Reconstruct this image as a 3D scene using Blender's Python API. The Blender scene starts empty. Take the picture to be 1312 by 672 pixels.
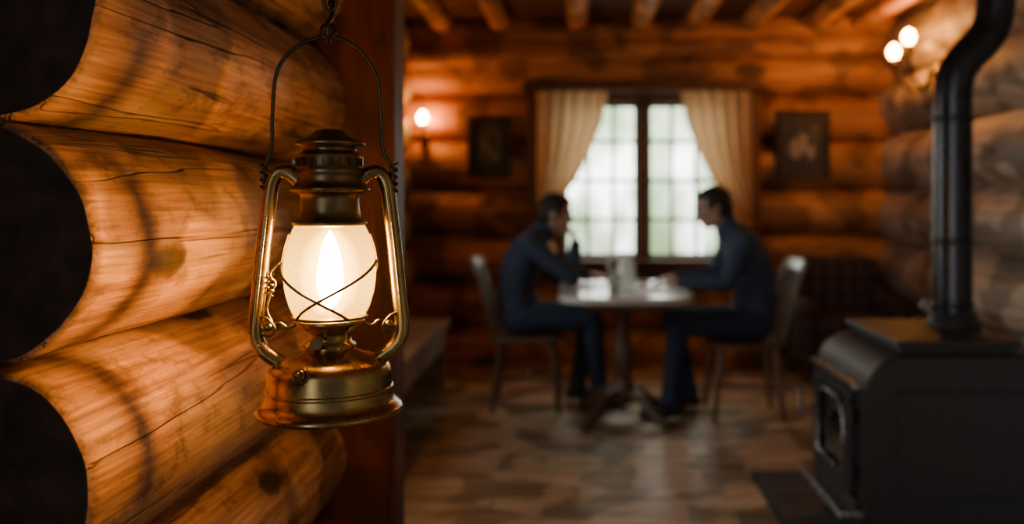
import bpy, bmesh, math, random
import numpy as np
from mathutils import Vector, Matrix, noise
random.seed(7)
V = Vector
scene = bpy.context.scene

# ------------------------------------------------------------------ materials
def new_mat(name):
    m = bpy.data.materials.new(name); m.use_nodes = True
    nt = m.node_tree
    for n in list(nt.nodes): nt.nodes.remove(n)
    out = nt.nodes.new('ShaderNodeOutputMaterial')
    return m, nt, out

def ramp(nt, fac, stops):
    r = nt.nodes.new('ShaderNodeValToRGB')
    el = r.color_ramp.elements
    while len(el) < len(stops): el.new(0.5)
    for e, (p, c) in zip(el, stops):
        e.position = p
        e.color = (c[0], c[1], c[2], 1) if hasattr(c, '__len__') else (c, c, c, 1)
    nt.links.new(fac, r.inputs[0])
    return r.outputs[0]

def vmul(nt, vec, s):
    n = nt.nodes.new('ShaderNodeVectorMath'); n.operation = 'MULTIPLY'
    nt.links.new(vec, n.inputs[0]); n.inputs[1].default_value = s
    return n.outputs[0]

def math_n(nt, op, a, b=None):
    n = nt.nodes.new('ShaderNodeMath'); n.operation = op
    for i, v in enumerate((a, b)):
        if v is None: continue
        if isinstance(v, (int, float)): n.inputs[i].default_value = v
        else: nt.links.new(v, n.inputs[i])
    return n.outputs[0]

def mixc(nt, mode, fac, a, b):
    n = nt.nodes.new('ShaderNodeMix'); n.data_type = 'RGBA'; n.blend_type = mode
    if isinstance(fac, (int, float)): n.inputs[0].default_value = fac
    else: nt.links.new(fac, n.inputs[0])
    for i, v in ((6, a), (7, b)):
        if isinstance(v, tuple): n.inputs[i].default_value = (v[0], v[1], v[2], 1)
        else: nt.links.new(v, n.inputs[i])
    return n.outputs[2]

def noise_n(nt, vec, scale, detail=3, rough=0.5, dist=0.0):
    n = nt.nodes.new('ShaderNodeTexNoise')
    n.inputs['Scale'].default_value = scale; n.inputs['Detail'].default_value = detail
    n.inputs['Roughness'].default_value = rough; n.inputs['Distortion'].default_value = dist
    nt.links.new(vec, n.inputs['Vector'])
    return n.outputs['Fac']

def principled(nt, out, **kw):
    p = nt.nodes.new('ShaderNodeBsdfPrincipled')
    for k, v in kw.items():
        k = k.replace('_', ' ')
        if isinstance(v, tuple): p.inputs[k].default_value = (*v, 1) if len(v) == 3 else v
        elif isinstance(v, (int, float)): p.inputs[k].default_value = v
        else: nt.links.new(v, p.inputs[k])
    nt.links.new(p.outputs[0], out.inputs[0])
    return p

def bump_n(nt, h, strength, dist=0.01):
    b = nt.nodes.new('ShaderNodeBump'); b.inputs['Strength'].default_value = strength
    b.inputs['Distance'].default_value = dist
    nt.links.new(h, b.inputs['Height'])
    return b.outputs[0]

def wood(name, dark, light, axis='X', sc=1.0, rough=0.5, knots=True, cracks=True, bump=0.4, knot_scale=2.6, near=False):
    m, nt, out = new_mat(name)
    tc = nt.nodes.new('ShaderNodeTexCoord').outputs['Object']
    def st(k):
        return {'X': (k, 1, 1), 'Y': (1, k, 1), 'Z': (1, 1, k)}[axis]
    g = noise_n(nt, vmul(nt, tc, st(0.05 if near else 0.07)), (48 if near else 38) * sc, 6 if near else 3, 0.7, 0.25 if near else 0.0)
    big = noise_n(nt, vmul(nt, tc, st(0.35)), 4.0 * sc, 3 if near else 2)
    col = ramp(nt, g, [(0.30, dark), (0.5, tuple((a + b) / 2 for a, b in zip(dark, light))), (0.68, light)])
    col = mixc(nt, 'MULTIPLY', 0.8, col, ramp(nt, big, [(0.3, 0.5), (0.65, 1.0)]))
    h = g
    if near:
        wp = ramp(nt, noise_n(nt, vmul(nt, tc, st(0.4)), 6.5, 4, 0.6), [(0.48, 0.0), (0.66, 0.5)])
        col = mixc(nt, 'MIX', wp, col, (0.31, 0.225, 0.155))
        fib = noise_n(nt, vmul(nt, tc, st(0.03)), 170, 2)
        col = mixc(nt, 'MULTIPLY', 0.75, col, ramp(nt, fib, [(0.35, 0.5), (0.55, 1.0)]))
        blot = noise_n(nt, vmul(nt, tc, st(0.7)), 19, 4, 0.7)
        col = mixc(nt, 'MULTIPLY', 0.7, col, ramp(nt, blot, [(0.35, 0.3), (0.48, 1.0)]))
    if knots:
        v = nt.nodes.new('ShaderNodeTexVoronoi'); v.inputs['Scale'].default_value = knot_scale
        nt.links.new(vmul(nt, tc, st(0.55)), v.inputs['Vector'])
        d = v.outputs['Distance']
        if near:
            wob = noise_n(nt, tc, 22, 3)
            d = math_n(nt, 'ADD', d, math_n(nt, 'MULTIPLY', wob, 0.14))
            k = ramp(nt, d, [(0.18, 0.05), (0.215, 0.30), (0.25, 1.0)])
            col = mixc(nt, 'MULTIPLY', 0.92, col, k)
            k2 = ramp(nt, d, [(0.21, 0.5), (0.42, 1.0)])
            col = mixc(nt, 'MULTIPLY', 0.6, col, k2)
        else:
            k = ramp(nt, d, [(0.075, 0.12), (0.10, 0.35), (0.125, 1.0)])
            col = mixc(nt, 'MULTIPLY', 0.85, col, k)
    if cracks:
        c = noise_n(nt, vmul(nt, tc, st(0.045 if near else 0.09)), (8.5 if near else 5.5) * sc, 4 if near else 2, 0.55, 0)
        a = math_n(nt, 'ABSOLUTE', math_n(nt, 'SUBTRACT', c, 0.5))
        cr = ramp(nt, a, [(0.0015, 0.0), (0.007, 1.0)])
        gate = ramp(nt, noise_n(nt, tc, 3.6, 1), [(0.52, 1.0), (0.57, 0.0)] if near else [(0.50, 1.0), (0.55, 0.0)])
        cr2 = mixc(nt, 'ADD', 1.0, cr, gate)
        col = mixc(nt, 'MULTIPLY', 0.92, col, cr2)
        if near:
            lump = noise_n(nt, vmul(nt, tc, st(0.5)), 20, 2)
            h = math_n(nt, 'ADD', math_n(nt, 'ADD', math_n(nt, 'MULTIPLY', g, 0.5), math_n(nt, 'MULTIPLY', cr2, 0.7)), math_n(nt, 'MULTIPLY', lump, 0.9))
    kw = dict(Base_Color=col, Roughness=rough)
    if near: kw['Normal'] = bump_n(nt, h, bump, 0.006)
    principled(nt, out, **kw)
    return m

def simple(name, col, rough=0.5, metal=0.0, var=0.25, nscale=20, bump=0.1, **kw):
    m, nt, out = new_mat(name)
    tc = nt.nodes.new('ShaderNodeTexCoord').outputs['Object']
    n = noise_n(nt, tc, nscale, 3)
    c = ramp(nt, n, [(0.3, tuple(x * (1 - var) for x in col)), (0.7, tuple(min(1, x * (1 + var)) for x in col))])
    r = ramp(nt, n, [(0.3, max(0.02, rough - 0.07)), (0.7, min(1, rough + 0.07))])
    if bump > 0.12: kw['Normal'] = bump_n(nt, n, bump, 0.004)
    principled(nt, out, Base_Color=c, Roughness=r, Metallic=metal, **kw)
    return m

def emit(name, col, strength):
    m, nt, out = new_mat(name)
    e = nt.nodes.new('ShaderNodeEmission')
    e.inputs[0].default_value = (*col, 1); e.inputs[1].default_value = strength
    nt.links.new(e.outputs[0], out.inputs[0])
    return m

M_LOGF = wood('foreground_log_wood', (0.18, 0.072, 0.028), (0.48, 0.255, 0.115), 'Y', 1.0, 0.58, True, True, 0.9, 5.6, True)
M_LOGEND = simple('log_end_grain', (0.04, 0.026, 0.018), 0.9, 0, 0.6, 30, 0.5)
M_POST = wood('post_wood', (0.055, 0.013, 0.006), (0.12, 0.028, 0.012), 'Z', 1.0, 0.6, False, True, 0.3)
M_LOGB = wood('back_log_wood', (0.19, 0.072, 0.02), (0.44, 0.185, 0.055), 'X', 0.7, 0.48, True, True, 0.4, 1.6)
M_LOGR = wood('side_log_wood', (0.17, 0.13, 0.092), (0.38, 0.30, 0.22), 'Y', 0.7, 0.6, True, True, 0.4, 1.6)
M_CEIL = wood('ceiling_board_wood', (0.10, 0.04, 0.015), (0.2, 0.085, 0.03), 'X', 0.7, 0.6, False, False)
M_BEAM = wood('beam_wood', (0.3, 0.13, 0.045), (0.55, 0.27, 0.1), 'Y', 0.8, 0.5, True, True, 0.3, 2)
M_FL = [wood('floor_wood_%d' % i, tuple(c * k for c in (0.20, 0.128, 0.072)), tuple(c * k for c in (0.44, 0.315, 0.20)), 'X', 0.8, 0.38, False, True, 0.3, 1.4) for i, k in enumerate((1.0, 0.88, 1.08, 0.95))]
M_FRAME = wood('window_trim_wood', (0.12, 0.045, 0.016), (0.24, 0.1, 0.035), 'Z', 1, 0.5, False, False)
M_MUNT = simple('painted_muntin', (0.24, 0.24, 0.22), 0.5)
M_CHAIR = wood('chair_wood', (0.12, 0.075, 0.045), (0.28, 0.18, 0.11), 'Z', 1.2, 0.35, False, False)
M_TABLE = wood('table_top_wood', (0.74, 0.70, 0.64), (0.86, 0.83, 0.77), 'Y', 0.8, 0.2, False, False, 0.1)
M_TLEG = wood('table_leg_wood', (0.09, 0.05, 0.03), (0.19, 0.11, 0.065), 'Z', 1, 0.4, False, False)
M_BENCH = wood('bench_wood', (0.28, 0.22, 0.16), (0.5, 0.42, 0.33), 'Y', 0.8, 0.4, False, False)
M_IRON = simple('cast_iron', (0.022, 0.0225, 0.024), 0.48, 0.0, 0.3, 60, 0.15, Specular_IOR_Level=0.45)
M_IRONE = simple('polished_iron_edge', (0.34, 0.34, 0.35), 0.3, 0.9, 0.2, 40, 0.05)
M_PIPE = simple('stove_pipe_steel', (0.038, 0.038, 0.041), 0.3, 0.7, 0.2, 15, 0.03)
M_SGLASS = simple('stove_glass', (0.01, 0.009, 0.008), 0.08, 0, 0.1, 10, 0.0)
M_SLATE = simple('slate', (0.055, 0.068, 0.078), 0.5, 0, 0.3, 12, 0.4)
M_BRASS = simple('aged_brass', (0.35, 0.235, 0.085), 0.27, 1.0, 0.2, 28, 0.05)
M_BRASSD = simple('dark_bronze', (0.19, 0.135, 0.065), 0.36, 1.0, 0.25, 45, 0.08)
M_WIRE = simple('dark_wire', (0.10, 0.07, 0.04), 0.38, 1.0, 0.2, 60, 0.05)
M_HAIR = simple('dark_hair', (0.014, 0.011, 0.01), 0.6, 0, 0.4, 120, 0.8)
M_SKIN = simple('skin', (0.42, 0.24, 0.16), 0.5, 0, 0.08, 30, 0.05)
M_SWEAT = simple('navy_sweater', (0.032, 0.047, 0.078), 0.85, 0, 0.25, 90, 0.4)
M_SWEAT2 = simple('blue_sweater', (0.040, 0.062, 0.105), 0.85, 0, 0.25, 90, 0.4)
M_JEANS = simple('denim', (0.026, 0.041, 0.080), 0.85, 0, 0.25, 70, 0.3)
M_SHOE = simple('dark_leather', (0.03, 0.027, 0.028), 0.45, 0, 0.2, 40, 0.1)
M_EYE = simple('eye_white', (0.7, 0.68, 0.65), 0.2, 0, 0.02)
M_IRIS = simple('eye_iris', (0.02, 0.012, 0.01), 0.2, 0, 0.02)
M_LIP = simple('lip', (0.33, 0.13, 0.10), 0.5, 0, 0.05)
M_PAPER = simple('paper', (0.85, 0.85, 0.83), 0.6, 0, 0.03)
M_PFRAME = simple('picture_frame_wood', (0.02, 0.012, 0.008), 0.4, 0, 0.2)
M_SHADEIRON = simple('sconce_iron', (0.03, 0.02, 0.015), 0.4, 0.8, 0.2)
M_FLAME = emit('flame', (1.0, 0.50, 0.115), 360)
M_BULB = emit('bulb_glow', (1.0, 0.37, 0.06), 230)
M_BULB2 = emit('bulb_glow_pair', (1.0, 0.37, 0.06), 165)

def halo_mat():  # soft glow around the flame, put in as emission fading toward the rim
    m, nt, out = new_mat('flame_glow_halo')
    lw = nt.nodes.new('ShaderNodeLayerWeight'); lw.inputs[0].default_value = 0.5
    f = math_n(nt, 'POWER', math_n(nt, 'SUBTRACT', 1.0, lw.outputs['Facing']), 2.4)
    e = nt.nodes.new('ShaderNodeEmission'); e.inputs[0].default_value = (1.0, 0.58, 0.15, 1)
    nt.links.new(math_n(nt, 'MULTIPLY', f, 6.5), e.inputs[1])
    t = nt.nodes.new('ShaderNodeBsdfTransparent')
    a = nt.nodes.new('ShaderNodeAddShader'); nt.links.new(e.outputs[0], a.inputs[0]); nt.links.new(t.outputs[0], a.inputs[1])
    nt.links.new(a.outputs[0], out.inputs[0])
    return m
M_HALO = halo_mat()

def glass_thin(name, tint, rough=0.05, transl=0.0, tcol=(1, .8, .4), gl=0.08):
    m, nt, out = new_mat(name)
    t = nt.nodes.new('ShaderNodeBsdfTransparent'); t.inputs[0].default_value = (*tint, 1)
    g = nt.nodes.new('ShaderNodeBsdfGlossy'); g.inputs['Roughness'].default_value = rough
    a = t.outputs[0]
    if transl > 0:
        tr = nt.nodes.new('ShaderNodeBsdfTranslucent'); tr.inputs[0].default_value = (*tcol, 1)
        mx = nt.nodes.new('ShaderNodeMixShader'); mx.inputs[0].default_value = transl
        nt.links.new(a, mx.inputs[1]); nt.links.new(tr.outputs[0], mx.inputs[2]); a = mx.outputs[0]
    f = nt.nodes.new('ShaderNodeLayerWeight'); f.inputs[0].default_value = 0.25
    fm = math_n(nt, 'ADD', math_n(nt, 'MULTIPLY', f.outputs['Facing'], gl * 2), gl * 0.3)
    mx2 = nt.nodes.new('ShaderNodeMixShader'); nt.links.new(fm, mx2.inputs[0])
    nt.links.new(a, mx2.inputs[1]); nt.links.new(g.outputs[0], mx2.inputs[2])
    nt.links.new(mx2.outputs[0], out.inputs[0])
    return m
M_GLOBE = glass_thin('frosted_amber_glass', (1.0, 0.84, 0.46), 0.2, 0.085, (1.0, 0.90, 0.36), 0.04)
M_PANE = glass_thin('window_glass', (0.97, 0.99, 0.97), 0.03, 0, gl=0.05)
M_JUG = glass_thin('pitcher_glass', (0.9, 0.93, 0.92), 0.06, 0.45, (0.9, 0.93, 0.92), 0.25)

def curtain_mat():
    m, nt, out = new_mat('curtain_linen')
    tc = nt.nodes.new('ShaderNodeTexCoord').outputs['Object']
    n = noise_n(nt, vmul(nt, tc, (1, 1, 0.2)), 60, 2)
    c = ramp(nt, n, [(0.3, (0.74, 0.46, 0.23)), (0.7, (0.88, 0.60, 0.34))])
    d = nt.nodes.new('ShaderNodeBsdfDiffuse'); nt.links.new(c, d.inputs[0])
    t = nt.nodes.new('ShaderNodeBsdfTranslucent'); nt.links.new(c, t.inputs[0])
    mx = nt.nodes.new('ShaderNodeMixShader'); mx.inputs[0].default_value = 0.5
    nt.links.new(d.outputs[0], mx.inputs[1]); nt.links.new(t.outputs[0], mx.inputs[2])
    nt.links.new(mx.outputs[0], out.inputs[0])
    return m
M_CURT = curtain_mat()

def plaid_mat():
    m, nt, out = new_mat('plaid_upholstery')
    tc = nt.nodes.new('ShaderNodeTexCoord').outputs['Object']
    fs = []
    for ax in ('X', 'Z'):
        w = nt.nodes.new('ShaderNodeTexWave'); w.inputs['Scale'].default_value = 3.0; w.bands_direction = ax
        nt.links.new(tc, w.inputs['Vector']); fs.append(ramp(nt, w.outputs['Fac'], [(0.45, 0.0), (0.55, 1.0)]))
    c = mixc(nt, 'MIX', fs[0], (0.045, 0.03, 0.027), (0.10, 0.05, 0.038))
    c = mixc(nt, 'MIX', math_n(nt, 'MULTIPLY', fs[1], 0.5), c, (0.02, 0.02, 0.024))
    principled(nt, out, Base_Color=c, Roughness=0.9)
    return m
M_PLAID = plaid_mat()

def print_mat():
    m, nt, out = new_mat('picture_print')
    tc = nt.nodes.new('ShaderNodeTexCoord').outputs['Object']
    n = noise_n(nt, tc, 9, 3)
    c = ramp(nt, n, [(0.4, (0.02, 0.02, 0.022)), (0.52, (0.07, 0.065, 0.055)), (0.62, (0.16, 0.14, 0.11))])
    principled(nt, out, Base_Color=c, Roughness=0.35)
    return m
M_PRINT = print_mat()
M_MAT = simple('picture_mat_board', (0.045, 0.04, 0.035), 0.7, 0, 0.05)
M_PALE = simple('picture_pale_ink', (0.30, 0.27, 0.22), 0.7, 0, 0.05)

# ------------------------------------------------------------------ builder
def orient(direction, up=V((0, 0, 1))):
    f = V(direction).normalized(); l = V(up).cross(f)
    if l.length < 1e-5: l = V((0, 1, 0))
    l.normalize(); u = f.cross(l)
    return Matrix((f, l, u)).transposed()

def catmull(pts, n=8, closed=False):
    pts = [V(p) for p in pts]; out = []
    N = len(pts)
    rng = range(N if closed else N - 1)
    for i in rng:
        if closed: p0, p1, p2, p3 = pts[i - 1], pts[i], pts[(i + 1) % N], pts[(i + 2) % N]
        else: p0, p1, p2, p3 = pts[max(i - 1, 0)], pts[i], pts[i + 1], pts[min(i + 2, N - 1)]
        for k in range(n):
            t = k / n
            out.append(0.5 * ((2 * p1) + (p2 - p0) * t + (2 * p0 - 5 * p1 + 4 * p2 - p3) * t * t + (3 * p1 - p0 - 3 * p2 + p3) * t ** 3))
    if not closed: out.append(pts[-1])
    return out

class B:
    def __init__(s): s.v = []; s.f = []; s.m = []; s.s = []; s.mats = []
    def mi(s, mat):
        if mat not in s.mats: s.mats.append(mat)
        return s.mats.index(mat)
    def add(s, vs, fs, mat, smooth=True):
        o = len(s.v); i = s.mi(mat)
        s.v += [tuple(v) for v in vs]
        for f in fs:
            s.f.append(tuple(a + o for a in f)); s.m.append(i); s.s.append(smooth)
    def box(s, x0, x1, y0, y1, z0, z1, mat, bev=0.0, M=None, seg=2):
        bm = bmesh.new(); bmesh.ops.create_cube(bm, size=1)
        for v in bm.verts:
            v.co = V(((x0 + x1) / 2 + v.co.x * (x1 - x0), (y0 + y1) / 2 + v.co.y * (y1 - y0), (z0 + z1) / 2 + v.co.z * (z1 - z0)))
        if bev > 0: bmesh.ops.bevel(bm, geom=bm.edges[:], offset=bev, segments=seg, profile=0.5, affect='EDGES')
        if M is not None: bmesh.ops.transform(bm, matrix=M, verts=bm.verts)
        bm.verts.index_update()
        s.add([v.co.copy() for v in bm.verts], [[v.index for v in f.verts] for f in bm.faces], mat, False)
        bm.free()
    def ring_surf(s, rings, mat, caps=True, capmat=None, closed=False, smooth=True):
        n = len(rings[0]); vs = [p for r in rings for p in r]; fs = []
        R = len(rings)
        for i in range(R if closed else R - 1):
            j = (i + 1) % R
            for k in range(n):
                k2 = (k + 1) % n
                fs.append((i * n + k, i * n + k2, j * n + k2, j * n + k))
        s.add(vs, fs, mat, smooth)
        if caps and not closed:
            s.add(rings[0], [tuple(reversed(range(n)))], capmat or mat, False)
            s.add(rings[-1], [tuple(range(n))], capmat or mat, False)
    def tube(s, pts, r, mat, seg=12, closed=False, flat=1.0, caps=True, capmat=None, up0=None, weld=False):
        pts = [V(p) for p in pts]; N = len(pts)
        rs = r if hasattr(r, '__len__') else [r] * N
        rings = []; prev = None
        for i in range(N):
            if closed: t = pts[(i + 1) % N] - pts[i - 1]
            else: t = pts[min(i + 1, N - 1)] - pts[max(i - 1, 0)]
            t.normalize()
            if prev is None:
                a = V(up0) if up0 else (V((0, 0, 1)) if abs(t.z) < 0.9 else V((0, 1, 0)))
                nrm = (a - t * a.dot(t)).normalized()
            else: nrm = (prev - t * prev.dot(t)).normalized()
            prev = nrm; bn = t.cross(nrm)
            rings.append([pts[i] + (nrm * math.cos(q) + bn * flat * math.sin(q)) * rs[i] for q in [2 * math.pi * k / seg for k in range(seg)]])
        if weld:
            n = seg; vs = [p for rr in rings for p in rr]; fs = []
            for i in range(N - 1):
                for k in range(n):
                    k2 = (k + 1) % n; fs.append((i * n + k, i * n + k2, (i + 1) * n + k2, (i + 1) * n + k))
            fs.append(tuple(reversed(range(n)))); fs.append(tuple(range((N - 1) * n, N * n)))
            s.add(vs, fs, mat)
        else: s.ring_surf(rings, mat, caps, capmat, closed)
    def lathe(s, prof, c, mat, seg=48, caps=False, start=0):
        cx, cy = c
        rings = [[V((cx + r * math.cos(q), cy + r * math.sin(q), z)) for q in [2 * math.pi * k / seg for k in range(seg)]] for r, z in prof]
        s.ring_surf(rings, mat, caps)
    def ell(s, c, rad, mat, M=None, seg=20, rings=12):
        c = V(c); vs = []; fs = []
        M = M or Matrix.Identity(3)
        vs.append(c + M @ V((0, 0, rad[2])))
        for i in range(1, rings):
            th = math.pi * i / rings
            for k in range(seg):
                ph = 2 * math.pi * k / seg
                vs.append(c + M @ V((rad[0] * math.sin(th) * math.cos(ph), rad[1] * math.sin(th) * math.sin(ph), rad[2] * math.cos(th))))
        vs.append(c + M @ V((0, 0, -rad[2])))
        for k in range(seg): fs.append((0, 1 + k, 1 + (k + 1) % seg))
        for i in range(rings - 2):
            a = 1 + i * seg; b = a + seg
            for k in range(seg): fs.append((a + k, b + k, b + (k + 1) % seg, a + (k + 1) % seg))
        a = 1 + (rings - 2) * seg; l = len(vs) - 1
        for k in range(seg): fs.append((a + k, l, a + (k + 1) % seg))
        s.add(vs, fs, mat)
    def cap(s, p0, p1, r0, r1, mat, seg=16):
        p0, p1 = V(p0), V(p1)
        s.tube([p0.lerp(p1, t) for t in (0, .25, .5, .75, 1)], [r0 + (r1 - r0) * t for t in (0, .25, .5, .75, 1)], mat, seg, weld=True)
        s.ell(p0, (r0,) * 3, mat, None, seg, 10); s.ell(p1, (r1,) * 3, mat, None, seg, 10)
    def loft(s, secs, lat, mat, seg=28):
        rings = []; P = [V(a[0]) for a in secs]; lat = V(lat).normalized()
        for i, (p, a, b) in enumerate(secs):
            t = (P[min(i + 1, len(P) - 1)] - P[max(i - 1, 0)]).normalized()
            d = lat.cross(t).normalized()
            rings.append([V(p) + lat * a * math.cos(q) + d * b * math.sin(q) for q in [2 * math.pi * k / seg for k in range(seg)]])
        n = seg; vs = [p for r in rings for p in r]; fs = []
        for i in range(len(rings) - 1):
            for k in range(n):
                k2 = (k + 1) % n; fs.append((i * n + k, i * n + k2, (i + 1) * n + k2, (i + 1) * n + k))
        fs.append(tuple(reversed(range(n)))); fs.append(tuple(range((len(rings) - 1) * n, len(rings) * n)))
        s.add(vs, fs, mat)
    def finish(s, name, parent=None, fix=True):
        me = bpy.data.meshes.new(name); me.from_pydata(s.v, [], s.f)
        for m in s.mats: me.materials.append(m)
        me.polygons.foreach_set('material_index', s.m); me.polygons.foreach_set('use_smooth', s.s)
        me.update()
        if fix:
            bm = bmesh.new(); bm.from_mesh(me); bmesh.ops.recalc_face_normals(bm, faces=bm.faces); bm.to_mesh(me); bm.free()
        ob = bpy.data.objects.new(name, me); scene.collection.objects.link(ob)
        if parent: ob.parent = parent
        return ob

def log(b, p0, p1, r, mat, endmat=None, seg=40, n=36, seed=0, amp=0.012, chamf=0.0):
    p0, p1 = V(p0), V(p1); d = (p1 - p0); L = d.length; t = d.normalized()
    a = V((0, 0, 1)) if abs(t.z) < 0.9 else V((1, 0, 0))
    nrm = (a - t * a.dot(t)).normalized(); bn = t.cross(nrm)
    rings = []
    ss = [i / n for i in range(n + 1)]
    for i, s in enumerate(ss):
        c = p0 + d * s; ring = []
        rr = r
        if chamf and i == 0: rr = r - chamf
        for k in range(seg):
            q = 2 * math.pi * k / seg
            w = noise.noise(V((math.cos(q) * 1.1 + seed * 3.7, math.sin(q) * 1.1, s * L * 1.6 + seed))) * amp
            w += noise.noise(V((math.cos(q) * 3 + seed, math.sin(q) * 3, s * L * 5))) * amp * 0.3
            ring.append(c + (nrm * math.cos(q) + bn * math.sin(q)) * (rr + w))
        rings.append(ring)
    if chamf:
        r1 = [p + t * chamf for p in [p0 + (q - p0) * (r / (r - chamf)) for q in rings[0]]]
        rings.insert(1, r1)
    b.ring_surf(rings, mat, True, endmat)

def empty(name):
    e = bpy.data.objects.new(name, None); scene.collection.objects.link(e); return e

# ------------------------------------------------------------------ room shell
YB = 6.5; XL = -1.27; XR = 2.31; ZC = 2.62
b = B(); y = -1.2; PW = 0.155
while y < YB + 0.3:
    x = -1.6 - random.random() * 1.5
    while x < 2.7:
        L = 2.2 + random.random() * 1.8
        x0 = max(x, -1.6); x1 = min(x + L - 0.004, 2.7)
        if x1 > x0 + 0.02: b.box(x0, x1, y, y + PW - 0.008, -0.04, 0.0, M_FL[random.randrange(4)], 0.003, seg=1)
        x += L
    y += PW
b.box(-1.6, 2.7, -1.2, YB + 0.3, -0.1, -0.035, M_TLEG)
b.finish('floor')
b = B()
y = -1.2
while y < YB + 0.4:
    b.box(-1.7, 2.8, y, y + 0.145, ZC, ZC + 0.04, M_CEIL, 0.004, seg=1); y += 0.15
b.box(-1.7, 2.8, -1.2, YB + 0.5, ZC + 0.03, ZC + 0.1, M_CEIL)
b.finish('ceiling')
for i, x in enumerate((-1.02, -0.585, 0.0, 0.47, 0.88, 1.3, 1.76, 2.12)):
    b = B(); log(b, (x, -1.0, ZC - 0.03), (x, YB + 0.02, ZC - 0.03), 0.075, M_BEAM, M_BEAM, 24, 30, i + 30, 0.01)
    b.finish('ceiling_beam')
b = B(); seams = [-0.075, 0.28, 0.635, 0.99, 1.345, 1.70, 2.055]
WX0, WX1 = -0.32, 1.31
for i, z0 in enumerate(seams):
    zc = z0 + 0.1775; r = 0.184
    if i in (2, 3, 4, 5):
        log(b, (XL - 0.3, YB + 0.15, zc), (WX0, YB + 0.15, zc), r, M_LOGB, None, 32, 12, i + 1, 0.014)
        log(b, (WX1, YB + 0.15, zc), (XR + 0.35, YB + 0.15, zc), r, M_LOGB, None, 32, 12, i + 9, 0.014)
    else:
        log(b, (XL - 0.3, YB + 0.15, zc), (XR + 0.35, YB + 0.15, zc), r, M_LOGB, None, 32, 24, i + 1, 0.014)
log(b, (XL - 0.3, YB + 0.1, 2.50), (XR + 0.3, YB + 0.1, 2.57), 0.16, M_LOGB, None, 32, 24, 77, 0.014)
b.finish('wall_back')
b = B(); log(b, (XL, YB - 0.0, 2.33), (XR, YB - 0.0, 2.43), 0.105, M_LOGB, None, 32, 24, 55, 0.014)
b.finish('trim_1')
b = B(); i = 0; z = -0.34
while z < 2.6:
    log(b, (XR + 0.19, -1.2, z + 0.21), (XR + 0.19, YB + 0.2, z + 0.21), 0.219, M_LOGR, None, 36, 40, i + 20, 0.016); z += 0.42; i += 1
b.finish('wall_right')
# left wall with an unseen side window, added for cool fill light
WY0, WY1 = 3.0, 4.6
b = B(); i = 0; z = -0.2
while z < 2.6:
    if 0.8 < z < 1.8:
        log(b, (XL - 0.17, -1.2, z + 0.1775), (XL - 0.17, WY0, z + 0.1775), 0.186, M_LOGR, None, 32, 24, i + 40, 0.014)
        log(b, (XL - 0.17, WY1, z + 0.1775), (XL - 0.17, YB + 0.2, z + 0.1775), 0.186, M_LOGR, None, 32, 14, i + 50, 0.014)
    else:
        log(b, (XL - 0.17, -1.2, z + 0.1775), (XL - 0.17, YB + 0.2, z + 0.1775), 0.186, M_LOGR, None, 32, 40, i + 40, 0.014)
    z += 0.355; i += 1
b.finish('wall_left')
b = B()
wz0, wz1 = 0.87, 1.925
b.box(XL - 0.22, XL + 0.01, WY0 - 0.02, WY0 + 0.05, wz0 - 0.05, wz1 + 0.05, M_FRAME, 0.004); b.box(XL - 0.22, XL + 0.01, WY1 - 0.05, WY1 + 0.02, wz0 - 0.05, wz1 + 0.05, M_FRAME, 0.004)
b.box(XL - 0.22, XL + 0.03, WY0 - 0.02, WY1 + 0.02, wz0 - 0.06, wz0, M_FRAME, 0.004); b.box(XL - 0.22, XL + 0.01, WY0 - 0.02, WY1 + 0.02, wz1, wz1 + 0.08, M_FRAME, 0.004)
for k in range(7):
    ym = WY0 + 0.05 + (WY1 - WY0 - 0.1) * k / 6; w = 0.03 if k in (0, 3, 6) else 0.01
    b.box(XL - 0.14, XL - 0.10, ym - w, ym + w, wz0, wz1, M_MUNT)
for k in range(5):
    zm = wz0 + (wz1 - wz0) * k / 4; b.box(XL - 0.14, XL - 0.10, WY0 + 0.05, WY1 - 0.05, zm - 0.011, zm + 0.011, M_MUNT)
b.add([(XL - 0.12, WY0, wz0), (XL - 0.12, WY1, wz0), (XL - 0.12, WY1, wz1), (XL - 0.12, WY0, wz1)], [(0, 1, 2, 3)], M_PANE, False)
b.finish('fill_window', fix=False)
b = B(); z = 1.204
for k in range(-5, 6):
    zc = z + 0.298 * k
    if zc < -0.05 or zc > ZC: continue
    y0 = 1.03 + (0.012 * math.sin(k * 2.3))
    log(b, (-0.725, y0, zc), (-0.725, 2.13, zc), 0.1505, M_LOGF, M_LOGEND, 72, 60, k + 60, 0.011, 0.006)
b.finish('wall_partition')
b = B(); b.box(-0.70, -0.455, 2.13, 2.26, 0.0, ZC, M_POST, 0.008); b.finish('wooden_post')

# ------------------------------------------------------------------ window
b = B()
x0, x1, z0, z1 = -0.106, 1.096, 0.80, 2.0
b.box(WX0 - 0.02, x0, 6.50, 6.72, 0.62, 2.07, M_FRAME, 0.004)
b.box(x1, WX1 + 0.02, 6.50, 6.72, 0.62, 2.07, M_FRAME, 0.004)
b.box(x0, x1, 6.50, 6.72, 0.62, z0, M_FRAME, 0.004)
b.box(x0, x1, 6.50, 6.72, z1, 2.07, M_FRAME, 0.004)
b.box(WX0 - 0.08, WX1 + 0.08, 6.41, 6.52, 2.06, 2.15, M_FRAME, 0.006)
b.box(WX0 - 0.06, WX0 + 0.035, 6.43, 6.52, 0.64, 2.06, M_FRAME, 0.006)
b.box(WX1 - 0.035, WX1 + 0.06, 6.43, 6.52, 0.64, 2.06, M_FRAME, 0.006)
b.box(WX0 - 0.08, WX1 + 0.08, 6.40, 6.56, 0.755, 0.80, M_FRAME, 0.006)
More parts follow.
